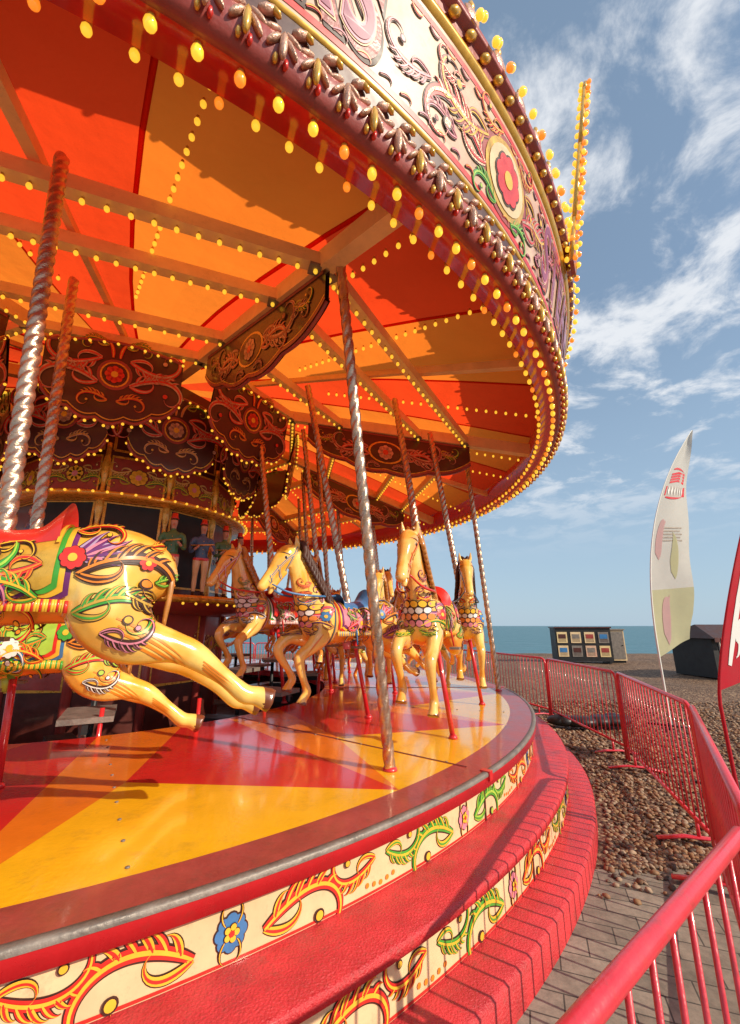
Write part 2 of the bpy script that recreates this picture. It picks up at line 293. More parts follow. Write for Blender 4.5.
for k in range(9):   # deck joints
    a=-38.3+40*k
    for w,z,mm_ in ((.02,.003,maroon),(.004,.005,black)):
        c=pol(4.9,a,zD+z-.002); mb.box(c,(2.8,w,.004),mm_,rz=rad(a))
    mb.box(pol(6.45,a,zD-.02),(.07,.05,.06),red,rz=rad(a))
    for z0,R,h in ((.525,6.425,.21),(.265,6.725,.2)): mb.box(pol(R,a,z0),(.008,.014,h),brown,rz=rad(a))
for k in range(18):
    a=-37+20*k
    for j in range(10):
        c=pol(3.7+.27*j,a-1.6*4.5/(3.7+.27*j),zD+.003); mb.ell(c,(.012,.012,.004),steel,6,3)
mb.obj('platform_deck',car)
mb=MB(); 
def cylmap(R): 
    def f(x,y,o): a=x/R; return (CX+(R+o)*math.cos(a),CY+(R+o)*math.sin(a),y)
    return f
def fascia(R,z0,z1,flipc):
    mp=cylmap(R); h=z1-z0; c=(z0+z1)/2; n=round(2*math.pi*R/1.55); u=2*math.pi*R/n
    for k in range(n):
        x=k*u-rad(41)*R
        mb.flower(mp,x,c,h*.33,blue if k%2 else pink,scy,.002,8); mb.flower(mp,x,c,h*.16,scy,scr,.009,5)
        for dx in (-1,1):
            for dy in(-1,1): mb.lay(mp,x+dx*h*.12,c+dy*h*.12,math.atan2(dy,dx),h*.42,1.2*dx*dy,4*dx*dy,h*.035,brown,scy,.002,n=8)
        cols=(scr,scy) if (k+flipc)%2 else (green,lime)
        cols2=(green,scy) if (k+flipc)%2 else (scr,scy)
        mb.acanthus(mp,x+.14,c-h*.18,1,h*1.25,*cols,flip=1)
        mb.acanthus(mp,x+u-.14,c-h*.18,-1,h*1.25,*cols2,flip=1)
        mb.acanthus(mp,x+u*.5-.04,c+h*.24,-1,h*.85,*cols,flip=-1)
        mb.acanthus(mp,x+u*.5+.04,c+h*.24,1,h*.85,*cols2,flip=-1)
        for j in range(5): mb.dot(mp,x+u*.5+(j-2)*.045,c-h*.33+.006*abs(j-2),.012,sco,.004,8)
    mb.ring([(R+.003,z0+.004),(R+.003,z0+.016)],scr); mb.ring([(R+.003,z1-.014),(R+.003,z1-.002)],scr)
fascia(6.42,.42,.63,0); fascia(6.72,.165,.365,1)
mb.obj('fascia_scrollwork',car)
# roof
zr=lambda r:4.4+.233*(6.87-r)
mb=MB()
for k in range(28):
    a=-49+k*360/28; n=4
    for i in range(n):
        a0=a+i*360/28/n; a1=a0+360/28/n
        R=[7.0,6.5,6,5.5,5,4,3,2,1,.2]; vs=[]
        for r in R:
            for j,aa in enumerate((a0,a1)):
                t=(i+j)/n; sag=-.10*math.sin(math.pi*t)*min(1,r/6)*(1-abs(r-4)/5); tw_=(6.5-r)*1.2
                vs.append(pol(r,aa-tw_,zr(r)+.2+sag))
        mb.add(vs,[(2*q,2*q+1,2*q+3,2*q+2) for q in range(len(R)-1)],canO if k%2 else canR)
    seam=[pol(r,a-(6.5-r)*1.2,zr(r)+.19) for r in (6.95,6,5,4,3,2)]; mb.tube(seam,[(.02,.004)]*6,canR,4)
mb.obj('canvas_roof',car)
mb=MB(); bl=MB()
def bulbline(p,q,sp=.14,r=.02,alt=0):
    p=np.array(p);q=np.array(q); n=int(np.linalg.norm(q-p)/sp)
    for i in range(n):
        c=p+(q-p)*(i+.5)/n; mb.tube([c+(0,0,.03),c],[.010,.010],gold,6); bl.ell(c-(0,0,.012),(r,r,r*1.25),bulby,8,6)
for k in range(9):
    a=-49+40*k
    mb.beam(pol(7.0,a,zr(7.0)),pol(1.6,a,zr(1.6)),.13,.17,beamc)
    for r in (5.9,5.15,3.8,2.9):
        p=np.array(pol(r,a,zr(r)-.01));q=np.array(pol(r,a+40,zr(r)-.01)); mb.beam(p,q,.10,.12,beamc)
        bulbline(p-(0,0,.085),q-(0,0,.085),.145,.020)
        for j in (.02,.98):
            c=p+(q-p)*j; mb.box(c-(0,0,.075),(.1,.12,.02),steel,rz=rad(a+110))
    am=a+20
    p=pol(7.0,am,zr(7.0)+.04); q=pol(5.55,am,zr(5.55)+.06); mb.beam(p,q,.08,.09,beamc)
    mb.beam(pol(5.55,am,zr(5.55)+.08),pol(2.2,am,zr(2.2)+.08),.06,.07,beamc)
    for da in (-7,7):
        bulbline(np.array(pol(6.9,am+da*1.4,zr(6.9)-.02)),np.array(pol(3.9,am+da*.7,zr(3.9)+.04)),.13,.019)
    bulbline(np.array(pol(6.8,a+1.4,zr(6.8)-.1)),np.array(pol(2.9,a+2.2,zr(2.9)-.1)),.13,.019)
mb.obj('roof_frame',car)
# rounding board
mb=MB(); Z0,Z1=4.14,5.5; RB=lambda z:7.05+(z-Z0)*.2
mb.ring([(RB(4.36),4.36),(RB(Z1),Z1)],rimb); mb.ring([(7.03,4.15),(6.86,4.15),(6.98,5.45),(7.28,5.5)],dred)
mb.ring([(7.03,4.15),(7.06,4.14),(7.10,4.17),(7.13,4.25),(7.14,4.30),(7.12,4.36),(7.095,4.38)],maroon)
mb.ring([(RB(4.50)+.004,4.50),(RB(4.51)+.02,4.51),(RB(4.53)+.004,4.54)],gold); mb.ring([(RB(4.56)+.003,4.56),(RB(4.60)+.003,4.60)],scr)
mb.ring([(RB(5.23)+.003,5.23),(RB(5.27)+.003,5.27)],scr); mb.ring([(RB(5.30),5.30),(RB(5.32)+.03,5.32),(RB(5.34)+.03,5.35),(RB(5.38),5.38)],gold); mb.ring([(RB(5.38)+.004,5.38),(RB(5.5)+.004,5.5)],maroon)
mb.ring([(RB(4.38)+.003,4.38),(RB(4.50)+.003,4.50)],brown)
mb.ring([(RB(Z1)-.04,Z1-.04),(RB(Z1)+.05,Z1-.02),(RB(Z1)+.06,Z1+.02),(RB(Z1),Z1+.05),(RB(Z1)-.1,Z1+.04)],maroon)
n=270
for i in range(n):
    a=360*i/n; ca,sa=math.cos(rad(a)),math.sin(rad(a)); rd=np.array((ca,sa,0)); tg=np.array((-sa,ca,0)); up=np.array((0,0,1.))
    c=np.array(pol(7.13,a,4.26)); 
    mb.ell(c+rd*.02-up*.03,(.02,.03,.085),carve if i%2 else gold,7,6,(tg,rd,up))
    for s_ in(-1,1):
        A=(tg*.8+up*.6*s_,rd,up*.8-tg*.6*s_); mb.ell(c+tg*s_*.038+up*.005+rd*.005,(.017,.025,.06),carve,6,5,A)
        A=(tg*.5+up*.87*s_,rd,up*.5-tg*.87*s_); mb.ell(c+tg*s_*.05+up*.07+rd*.003,(.014,.02,.05),carve,6,5,A)
        mb.ell(c+tg*s_*.025-up*.085-rd*.01,(.014,.02,.03),scr if s_>0 else gold,6,4,(tg,rd,up))
    c=np.array(pol(RB(4.44)+.015,a+.7,4.44)); A=(tg*.8+up*.6,rd,up*.8-tg*.6); mb.ell(c,(.06,.025,.022),carve,7,5,A); A=(tg*.8-up*.6,rd,up*.8+tg*.6); mb.ell(c+tg*.04+rd*.01,(.03,.02,.016),gold,6,4,A)
    c=np.array(pol(RB(5.45)+.03,a,5.44)); A=(tg*.7+up*.7,rd,up*.7-tg*.7); mb.ell(c,(.075,.035,.03),gold,7,5,A)
    if i%2==0:
        c=np.array(pol(RB(5.6)+.02,a,5.6)); mb.ell(c,(.085,.025,.09),carve,8,5,(tg,rd,up)); mb.ell(c+up*.1,(.03,.025,.05),gold,6,5,(tg,rd,up))
nb=240
for i in range(nb):
    a=360*i/nb
    c=np.array(pol(7.0,a,4.105)); bl.ell(c,(.028,.028,.037),bulbo if i%3==0 else bulby,10,7); mb.tube([c+(0,0,.07),c+(0,0,.025)],.018,gold,8)
    c=np.array(pol(6.84,a+1,4.13)); bl.ell(c,(.023,.023,.03),bulby if i%4 else bulbo,10,7); mb.tube([c+(0,0,.07),c+(0,0,.02)],.015,gold,8)
    c=np.array(pol(7.42,a,5.53)); bl.ell(c,(.031,.031,.037),bulby if i%3 else bulbo,10,7)
    c=np.array(pol(7.40,a+.75,5.68)); bl.ell(c,(.029,.029,.037),bulby,10,7)
def bmap(x,y,o): a=x/7.2; R=RB(y)+.002+o; return (CX+R*math.cos(a),CY+R*math.sin(a),y)
dg=lambda d:rad(d)*7.2
def text_on(s,cx,cz,size,col,off,bold,sh=(0,0),squash=1):
    c=bpy.data.curves.new('t','FONT'); c.body=s; c.size=size; c.align_x='CENTER'; c.align_y='CENTER'; c.offset=bold; c.space_character=1.2
    o=bpy.data.objects.new('t',c); S.collection.objects.link(o); bpy.context.view_layer.update()
    me=o.evaluated_get(bpy.context.evaluated_depsgraph_get()).to_mesh(); vs=[tuple(v.co) for v in me.vertices]; fs=[tuple(p.vertices) for p in me.polygons]
    o.to_mesh_clear(); bpy.data.objects.remove(o)
    mb.add([bmap(cx+v[0]*squash+sh[0],cz+v[1]+sh[1],off) for v in vs],fs,col,False)
for k in range(9):
    a=-65+40*k
    wd=['GALLOPERS','STEAM RIDE','CAROUSEL'][k%3]; sq=[.66,.66,.74][k%3]
    for t_,(cl_,of,bo,sh) in enumerate(((dark,.004,.045,(.05,-.05)),(maroon,.007,.038,(.035,-.035)),(cream,.010,.03,(0,0)),(pink,.013,.02,(0,0)),(plum,.016,.002,(0,0)))): text_on(wd,dg(a),4.91,.72,cl_,of,bo,sh,sq)
    c=dg(a+22); 
    mb.dot(bmap,c,4.9,.31,maroon,.004,24,1.15); mb.dot(bmap,c,4.9,.27,gold,.008,24,1.15); mb.dot(bmap,c,4.9,.23,lime if k%2 else creamw,.012,24,1.15); mb.flower(bmap,c,4.9,.19,pink if k%2 else scr,scy,.016,8)
    for d in (-1,1):
        mb.acanthus(bmap,c+d*.3,4.8,d,.42,scr,carve,.004,1); mb.acanthus(bmap,c+d*.3,5.02,d,.36,maroon,scy,.004,-1)
        mb.acanthus(bmap,c+d*.12,5.2,d,.2,scr,scy,.004,-1); mb.acanthus(bmap,c+d*.12,4.64,d,.2,green,lime,.004,1)
        mb.acanthus(bmap,c+d*.62,4.72,d,.2,pink,maroon,.005,1); mb.acanthus(bmap,c+d*.6,5.12,d,.18,scr,carve,.005,-1)
        mb.acanthus(bmap,c+d*.9,4.9,d,.24,maroon,pink,.005,d)
    for j in range(34):
        x=dg(a-18+j*1.2)
        if abs(x-c)>.5: mb.lay(bmap,x,4.62,.8,.12,-1,-7,.012,maroon if j%2 else scr,pink if j%2 else scy,.004,n=9); mb.lay(bmap,x,5.21,-.8,.12,1,7,.012,maroon if j%2 else scr,pink if j%2 else scy,.004,n=9)
# tall crest spire with lamps rising above the rounding board
A0=-30.5; rd=np.array((math.cos(rad(A0)),math.sin(rad(A0)),0)); tg=np.array((-rd[1],rd[0],0)); up=np.array((0,0,1.)); base=np.array(pol(7.38,A0,5.3)); tilt=(up+rd*.17)/math.hypot(1,.17)
nrm=np.cross(tg,tilt)
prof=[(-.13,0),(-.11,.5),(-.06,1.5),(-.03,2.3),(.0,2.42),(.03,2.3),(.06,1.5),(.11,.5),(.13,0)]
F=[base+tg*x+tilt*y+nrm*.02 for x,y in prof]; B=[base+tg*x+tilt*y-nrm*.02 for x,y in prof]; n=len(prof)
mb.add(F+B,[tuple(range(n)),tuple(range(n,2*n))[::-1]]+[(i,(i+1)%n,n+(i+1)%n,n+i) for i in range(n)],maroon,False)
for i in range(n-1):
    p=np.array(prof[i]);q=np.array(prof[i+1]); l=np.linalg.norm(q-p); kk=max(1,int(l/.12))
    mb.tube([base+tg*p[0]+tilt*p[1],base+tg*q[0]+tilt*q[1]],.025,gold,8)
    for j in range(kk):
        c=p+(q-p)*j/kk; w=base+tg*c[0]+tilt*c[1]; bl.ell(w+nrm*.04,(.026,.026,.032),bulby if j%2 else bulbo,8,6)
        bl.ell(w-nrm*.04,(.026,.026,.032),bulby,8,6)
mb.obj('rounding_board',car); 
# drop boards under beams
mb=MB()
for k in range(9):
    a=-49+40*k; rdv=np.array((math.cos(rad(a)),math.sin(rad(a)),0)); tgv=np.array((-rdv[1],rdv[0],0))
    ln=2.75; r0=3.2
    def bot(t): return -.14-.62*(.42+.58*math.sin(math.pi*t)**.8)-.05*abs(math.sin(4*math.pi*t))
    for sdn in (-1,1):
        def pm_(x,y,o,sdn=sdn): 
            r=r0+x; p=np.array(pol(r,a,zr(r)+y)); return p+tgv*sdn*(.02+o)
        n=32; vs=[]; 
        for i in range(n+1): t=i/n; vs+= [pm_(t*ln,-.08,0),pm_(t*ln,bot(t),0)]
        mb.add(vs,[(2*i,2*i+1,2*i+3,2*i+2) for i in range(n)],brown,False)
        pts=[(t*ln,bot(t)) for t in np.linspace(0,1,60)]; mb.ribbon([(p[0],p[1]+.025) for p in pts],[.02]*60,pm_,maroon,.006); mb.ribbon([(p[0],p[1]+.05) for p in pts],[.006]*60,pm_,gold,.008)
        mb.ribbon([(0.03,-.11),(ln-.03,-.11)],[.018]*2,pm_,maroon,.006)
        mb.dot(pm_,ln/2,-.42,.2,gold,.006,20,1.5); mb.dot(pm_,ln/2,-.42,.175,brown,.009,20,1.5); mb.flower(pm_,ln/2,-.42,.14,carve,scr,.012,8)
        for d in(-1,1):
            mb.acanthus(pm_,ln/2+d*.30,-.35,d,.42,carve,maroon,.006,-1); mb.acanthus(pm_,ln/2+d*.28,-.48,d,.34,scr,carve,.006,1); mb.acanthus(pm_,ln/2+d*.9,-.26,d,.2,green,gold,.006,-1); mb.acanthus(pm_,ln/2+d*.85,-.36,d,.2,maroon,carve,.006,1)
            mb.acanthus(pm_,ln/2+d*.1,-.68,d,.15,carve,maroon,.006,1)
    q=[np.array(pol(r0+t*ln,a,zr(r0+t*ln)+bot(t))) for t in np.linspace(0,1,33)]
    mb.tube(q,.018,maroon,6,ref=tgv)
mb.obj('drop_boards',car)
# inner crown: flat dark carved shields hung between the beams, plus an upper tier
mb=MB()
def shield(a,r,w,z0,z1,drop,c1,c2):
    nr=np.array((math.cos(rad(a)),math.sin(rad(a)),0)); t=np.array((-nr[1],nr[0],0)); pc=np.array((CX,CY,0))+nr*r; sl=.16
    def f(x,y,o): return pc+t*x+np.array((0,0,y))+nr*(o+(y-z0)*sl)
    bt=lambda u: z0-drop*math.sin(math.pi*u)**.7-.05*abs(math.sin(5*math.pi*u))
    tp=lambda u: z1+.12*math.sin(math.pi*u)
    n=40
    for off,fl in ((0,1),(-.03,-1)):
        vs=[]
        for i in range(n+1): u=i/n; x=(u-.5)*w; vs+=[f(x,tp(u),off),f(x,bt(u),off)]
        mb.add(vs,[(2*i,2*i+1,2*i+3,2*i+2)[::fl] for i in range(n)],brown,False)
    E=[((i/60-.5)*w,bt(i/60)) for i in range(61)]; T=[((i/20-.5)*w,tp(i/20)) for i in range(21)]
    mb.tube([f(x,y,0) for x,y in E],.022,maroon,6); mb.tube([f(x,y,0) for x,y in T],.022,maroon,6); mb.ribbon([(x,y+.05) for x,y in E],[.007]*61,f,gold,.006)
    zc=(z0+z1)/2-.03; s=(z1-z0)
    mb.dot(f,0,zc,.2,maroon,.006,20); mb.dot(f,0,zc,.165,gold,.01,20); mb.dot(f,0,zc,.145,brown,.012,20); mb.flower(f,0,zc,.12,c1,scy,.014,8)
    for d in(-1,1):
        mb.acanthus(f,d*.16,zc+.2,d,.4,c1,c2,.006,-1); mb.acanthus(f,d*.18,zc-.12,d,.42,c2,c1,.006,1); mb.acanthus(f,d*.05,zc-.34,d,.22,c1,gold,.006,1); mb.acanthus(f,d*.1,zc+.38,d,.2,green,gold,.006,1)
        mb.lay(f,d*.04,zc+.22,1.57,.3,-.5*d,-4*d,.025,c1,gold,.006,n=10)
    for i in range(0,61,4): bl.ell(f(E[i][0],E[i][1]-.04,.0),.019,bulby,8,6)
    for i in range(0,21,2): bl.ell(f(T[i][0],T[i][1]-.03,.03),.019,bulby,8,6)
for k in range(9):
    shield(-49+20+40*k,2.72,1.55,4.55,5.1,.34,scr,carve)
for k in range(9): shield(-49+40*k,2.0,1.2,4.2,4.9,.28,carve,scr)
mb.obj('inner_crown',car)
# centre
mb=MB()
mb.ring([(.1,.06),(3.5,.06)],black,72); mb.ring([(3.3,.06),(3.3,.5)],black,72)
RH=1.65
for k in range(12):
    a=-60+30*k; 
    p=np.array(pol(RH,a-15,0)); q=np.array(pol(RH,a+15,0)); t=(q-p)/np.linalg.norm(q-p); nr=np.array((math.cos(rad(a)),math.sin(rad(a)),0)); w=np.linalg.norm(q-p)
    pc=(p+q)/2
    def hp(x,y,o): return pc+t*x+np.array((0,0,y))+nr*o
    mb.add([hp(-w/2,.06,0),hp(w/2,.06,0),hp(w/2,5.5,0),hp(-w/2,5.5,0)],[(0,1,2,3)],brown,False)
    dk=k in(0,1,11)
    for (z0,z1,mm_) in ((.9,1.95,maroon),(2.25,3.4,black if dk or k%2 else brown),(3.55,4.1,maroon),(4.2,5.2,brown)):
        mb.add([hp(-w*.42,z0,.01),hp(w*.42,z0,.01),hp(w*.42,z1,.01),hp(-w*.42,z1,.01)],[(0,1,2,3)],mm_,False)
        mb.ribbon([(-w*.42,z0),(w*.42,z0),(w*.42,z1),(-w*.42,z1),(-w*.42,z0)],[.02]*5,hp,gold,.016)
        if mm_ is not black:
            cz_=(z0+z1)/2; mb.flower(hp,0,cz_,.13,scy,pink,.014,8)
            for d in(-1,1): mb.acanthus(hp,d*.1,cz_+.1,d,.2,gold,cream,.014,-1); mb.acanthus(hp,d*.1,cz_-.1,d,.2,green,scy,.014,1)
    mb.tube([(*p[:2],.06),(*p[:2],2.0)],.06,maroon,10)
    zz=np.linspace(2.1,4.3,14); mb.tube([(p[0],p[1],z) for z in zz],[.045+.018*math.sin(i*1.9) for i in range(14)],gold,10,k=2)
mb.ring([(1.6,2.0),(2.12,2.02),(2.18,2.06),(2.16,2.12),(1.6,2.12)],gold,72); mb.ring([(2.1,2.02),(2.0,1.9),(1.7,1.85)],maroon,72)
mb.ring([(1.6,3.42),(1.9,3.42),(1.95,3.46),(1.9,3.5),(1.6,3.5)],gold,72)
for k in range(24):
    a=k*15; mb.tube([pol(3.42,a,.06),pol(3.42,a,.95)],.022,red,8)
    for j in range(3): bl.ell(pol(2.2,a+j*5,2.0),.02,bulby,8,6); bl.ell(pol(1.97,a+j*5,3.46),.02,bulby,8,6)
for k in range(10):
    a=k*36+5; mb.box(pol(2.7,a,.35),(.5,.25,.45),[black,brown,black][k%3],rz=rad(a+20)); mb.tube([pol(1.7,a,.5),pol(3.3,a+6,.35)],.04,steel,8)
for k in range(9):
    a=-62+40*k; mb.box(pol(3.1,a,.85),(.7,.45,.05),steel,rz=rad(a)); mb.box(pol(3.1,a,.78),(.66,.05,.1),black,rz=rad(a)); mb.box(pol(2.6,a,1.1),(.35,.45,.05),steel,rz=rad(a)); mb.tube([pol(2.6,a,.06),pol(2.6,a,1.1)],.03,black,8)
mb.obj('centre_housing',car)
bl.obj('lamp_bulbs',car)
# twisted pole mesh
def twistmesh():
    mb=MB(); n=18; Lz=4.0; K=420; vs=[]
    for i in range(K+1):
        z=Lz*i/K
        for j in range(n):
            a=2*math.pi*j/n; r=(.76+.24*abs(math.cos(1.5*(a-z*2*math.pi/.36)))**.8); vs.append((.048*r*math.cos(a),.048*r*math.sin(a),z))
    fs=[(i*n+j,i*n+(j+1)%n,(i+1)*n+(j+1)%n,(i+1)*n+j) for i in range(K) for j in range(n)]
    mb.add(vs,fs,twist); return mb
tw=twistmesh().obj('twisted_pole',car); twm=tw.data; bpy.data.objects.remove(tw)
def pole(p,q,r=1.0,name='twisted_pole'):
    p=Vector(p);q=Vector(q); o=bpy.data.objects.new(name,twm); S.collection.objects.link(o); o.parent=car
    o.location=p; d=q-p; o.rotation_mode='QUATERNION'; o.rotation_quaternion=d.to_track_quat('Z','Y'); o.scale=(r,r,d.length/4)
pb=MB()
def base(p): pb.tube([(p[0],p[1],.72),(p[0],p[1],.73),(p[0],p[1],.745)],[.055,.052,.042],red,14)
pole((.14,3.33,.72),(-.24,2.78,4.55),.9); base((.14,3.33)); pole((2.02,7.1,.72),(1.74,7.1,4.65),.9); base((2.02,7.1))
for k in range(2,7):
    a=-49+40*k; pole(pol(6.1,a+5,.72),pol(5.9,a,4.6),.9)
# ------------------------------------------------------------------ horse
hb=MB()
hb.tube([(-.70,0,-.22),(-.62,0,-.19),(-.48,0,-.17),(-.32,0,-.19),(-.1,0,-.23),(.14,0,-.24),(.34,0,-.21),(.48,0,-.18),(.57,0,-.16)],[(.04,.05),(.14,.15),(.21,.21),(.215,.215),(.19,.18),(.2,.2),(.195,.23),(.14,.18),(.05,.07)],horseg,20,k=4)
hb.tube([(.30,0,-.18),(.42,0,-.05),(.53,0,.11),(.60,0,.27),(.655,0,.41),(.72,0,.49)],[(.15,.2),(.125,.2),(.095,.16),(.078,.125),(.07,.1),(.05,.07)],horseg,16,k=4)
hb.tube([(.66,0,.48),(.74,0,.45),(.82,0,.37),(.90,0,.265),(.975,0,.165),(1.02,0,.10),(1.035,0,.07)],[(.05,.06),(.085,.105),(.08,.1),(.056,.068),(.05,.056),(.048,.05),(.025,.03)],horseg,16,k=4)
hb.tube([(.79,0,.28),(.865,0,.165),(.915,0,.08),(.94,0,.035)],[(.045,.05),(.036,.032),(.032,.024),(.02,.014)],horseg,12,k=3)
def legs(s_):
    e=.0 if s_>0 else .09
    hb.tube([(.36,s_*.10,-.2),(.42,s_*.125,-.36),(.52+e,s_*.13,-.46+e),(.64+e,s_*.13,-.54+e),(.64+e,s_*.13,-.62+e),(.59+e*.4,s_*.13,-.76+e),(.55+e*.2,s_*.13,-.86+e),(.59+e*.2,s_*.13,-.92+e),(.61+e*.2,s_*.13,-.97+e)],[(.08,.12),(.08,.107),(.06,.07),(.052,.056),(.045,.048),(.032,.035),(.039,.042),(.038,.042),(.054,.058)],horseg,12,k=4)
    e=.0 if s_>0 else .06
    hb.tube([(-.42,s_*.10,-.2),(-.47,s_*.13,-.36),(-.56,s_*.14,-.46),(-.72,s_*.14,-.50-e),(-.82,s_*.135,-.54-e),(-.96,s_*.13,-.64-e),(-1.06,s_*.13,-.72-e),(-1.11,s_*.13,-.73-e),(-1.19,s_*.13,-.76-e)],[(.125,.175),(.12,.165),(.095,.12),(.06,.072),(.054,.062),(.036,.04),(.042,.044),(.04,.044),(.054,.058)],horseg,12,k=4)
    hb.tube([(.68,s_*.045,.49),(.69,s_*.065,.56),(.715,s_*.07,.64)],[(.022,.03),(.022,.032),(.006,.008)],horseg,8,k=3)
    hb.ell((.33,s_*.13,-.2),(.12,.09,.17),horseg,10,8); hb.ell((.83,s_*.035,.36),(.05,.04,.05),horseg,8,6)
for s_ in(-1,1): legs(s_)
hraw=hb.obj('horse_raw'); md=hraw.modifiers.new('r','REMESH'); md.mode='VOXEL'; md.voxel_size=.0105; md2=hraw.modifiers.new('s','SMOOTH'); md2.factor=.6; md2.iterations=5
bpy.context.view_layer.update(); dgp=bpy.context.evaluated_depsgraph_get(); hme=bpy.data.meshes.new_from_object(hraw.evaluated_get(dgp)); bpy.data.objects.remove(hraw)
hme.name='horse_body'; hme.materials.clear(); hme.materials.append(horseg); hme.materials.append(hoofm)
for p in hme.polygons:
    p.use_smooth=True; c=p.center
    p.material_index=1 if (c.z<-.945+(.09 if c.y<0 else 0) and c.x>.3) or (c.x<-1.145) else 0
bvh=BVHTree.FromPolygons([v.co for v in hme.vertices],[tuple(p.vertices) for p in hme.polygons])
tr=MB()
def sidemap(sg):
    def f(x,y,o):
        loc,nr,i,d=bvh.ray_cast(Vector((x,sg*1.0,y)),Vector((0,-sg,0)))
        if loc is None or loc.y*sg<.02 or abs(nr.y)<.12: return None
        n=nr if nr.y*sg>0 else -nr; return tuple(loc+n*o)
    return f
def frontmap(x,y,o):
    loc,nr,i,d=bvh.ray_cast(Vector((1.3,x,y)),Vector((-1,0,0)))
    if loc is None or abs(nr.x)<.1: return None
    n=nr if nr.x>0 else -nr; return tuple(loc+n*o)
def radial(x,th,o,ax=-.23):
    d=Vector((0,math.sin(th),math.cos(th))); org=Vector((x,0,ax)); loc,nr,i,dd=bvh.ray_cast(org+d*1.2,-d)
    if loc is None: loc=org+d*.2
    return tuple(loc+d*o)
def patch(x0,x1,t0,t1,m,off,fx=None,nx=18,nt=26):
    vs=[]
    for i in range(nx+1):
        for j in range(nt+1):
            u=i/nx; v=j/nt; th=t0+(t1-t0)*v; x=x0+(x1-x0)*u
            if fx: x,th,o=fx(u,v,x,th,off)
            else: o=off
            vs.append(radial(x,th,o))
    tr.add(vs,[(i*(nt+1)+j,i*(nt+1)+j+1,(i+1)*(nt+1)+j+1,(i+1)*(nt+1)+j) for i in range(nx) for j in range(nt)],m)
def edge(u,v,x,th,o): return x,th*(.94+.08*abs(math.sin(u*13))),o
patch(-.31,.25,-1.98,1.98,purple,.008,edge,40); patch(-.29,.23,-1.9,1.9,scy,.012,edge,40); patch(-.27,.21,-1.82,1.82,green,.016,edge,40); patch(-.25,.19,-1.74,1.74,gold,.02,edge,40)
def sad(u,v,x,th,o):
    c=abs(v-.5)*2; return x,th,.022+.03*(1-c**3)+(.085*max(0,(.22-u)/.22)**1.2+.06*max(0,(u-.8)/.2)**1.4)*(1-c**2)
patch(-.24,.15,-.8,.8,scr,.03,sad)
def sadt(u,v,x,th,o): return x,th,.032
patch(-.25,-.235,-.9,.9,scy,.03,sadt,2); patch(.145,.165,-.9,.9,scy,.03,sadt,2)
patch(-.05,-.015,-3.14,3.14,scr,.012,None,3,48); patch(.275,.305,-3.14,3.14,scr,.01,None,3,48); patch(.283,.296,-3.14,3.14,scy,.014,None,3,48)
for i in range(60):
    v=i/59; x=-.31+.56*v
    for s_ in(-1,1):
        p=radial(x,s_*1.96,.012); tr.tube([p,(p[0],p[1]*1.0,p[2]-.05)],[.007,.009],scy if i%3 else scr,5)
A=tr.acanthus
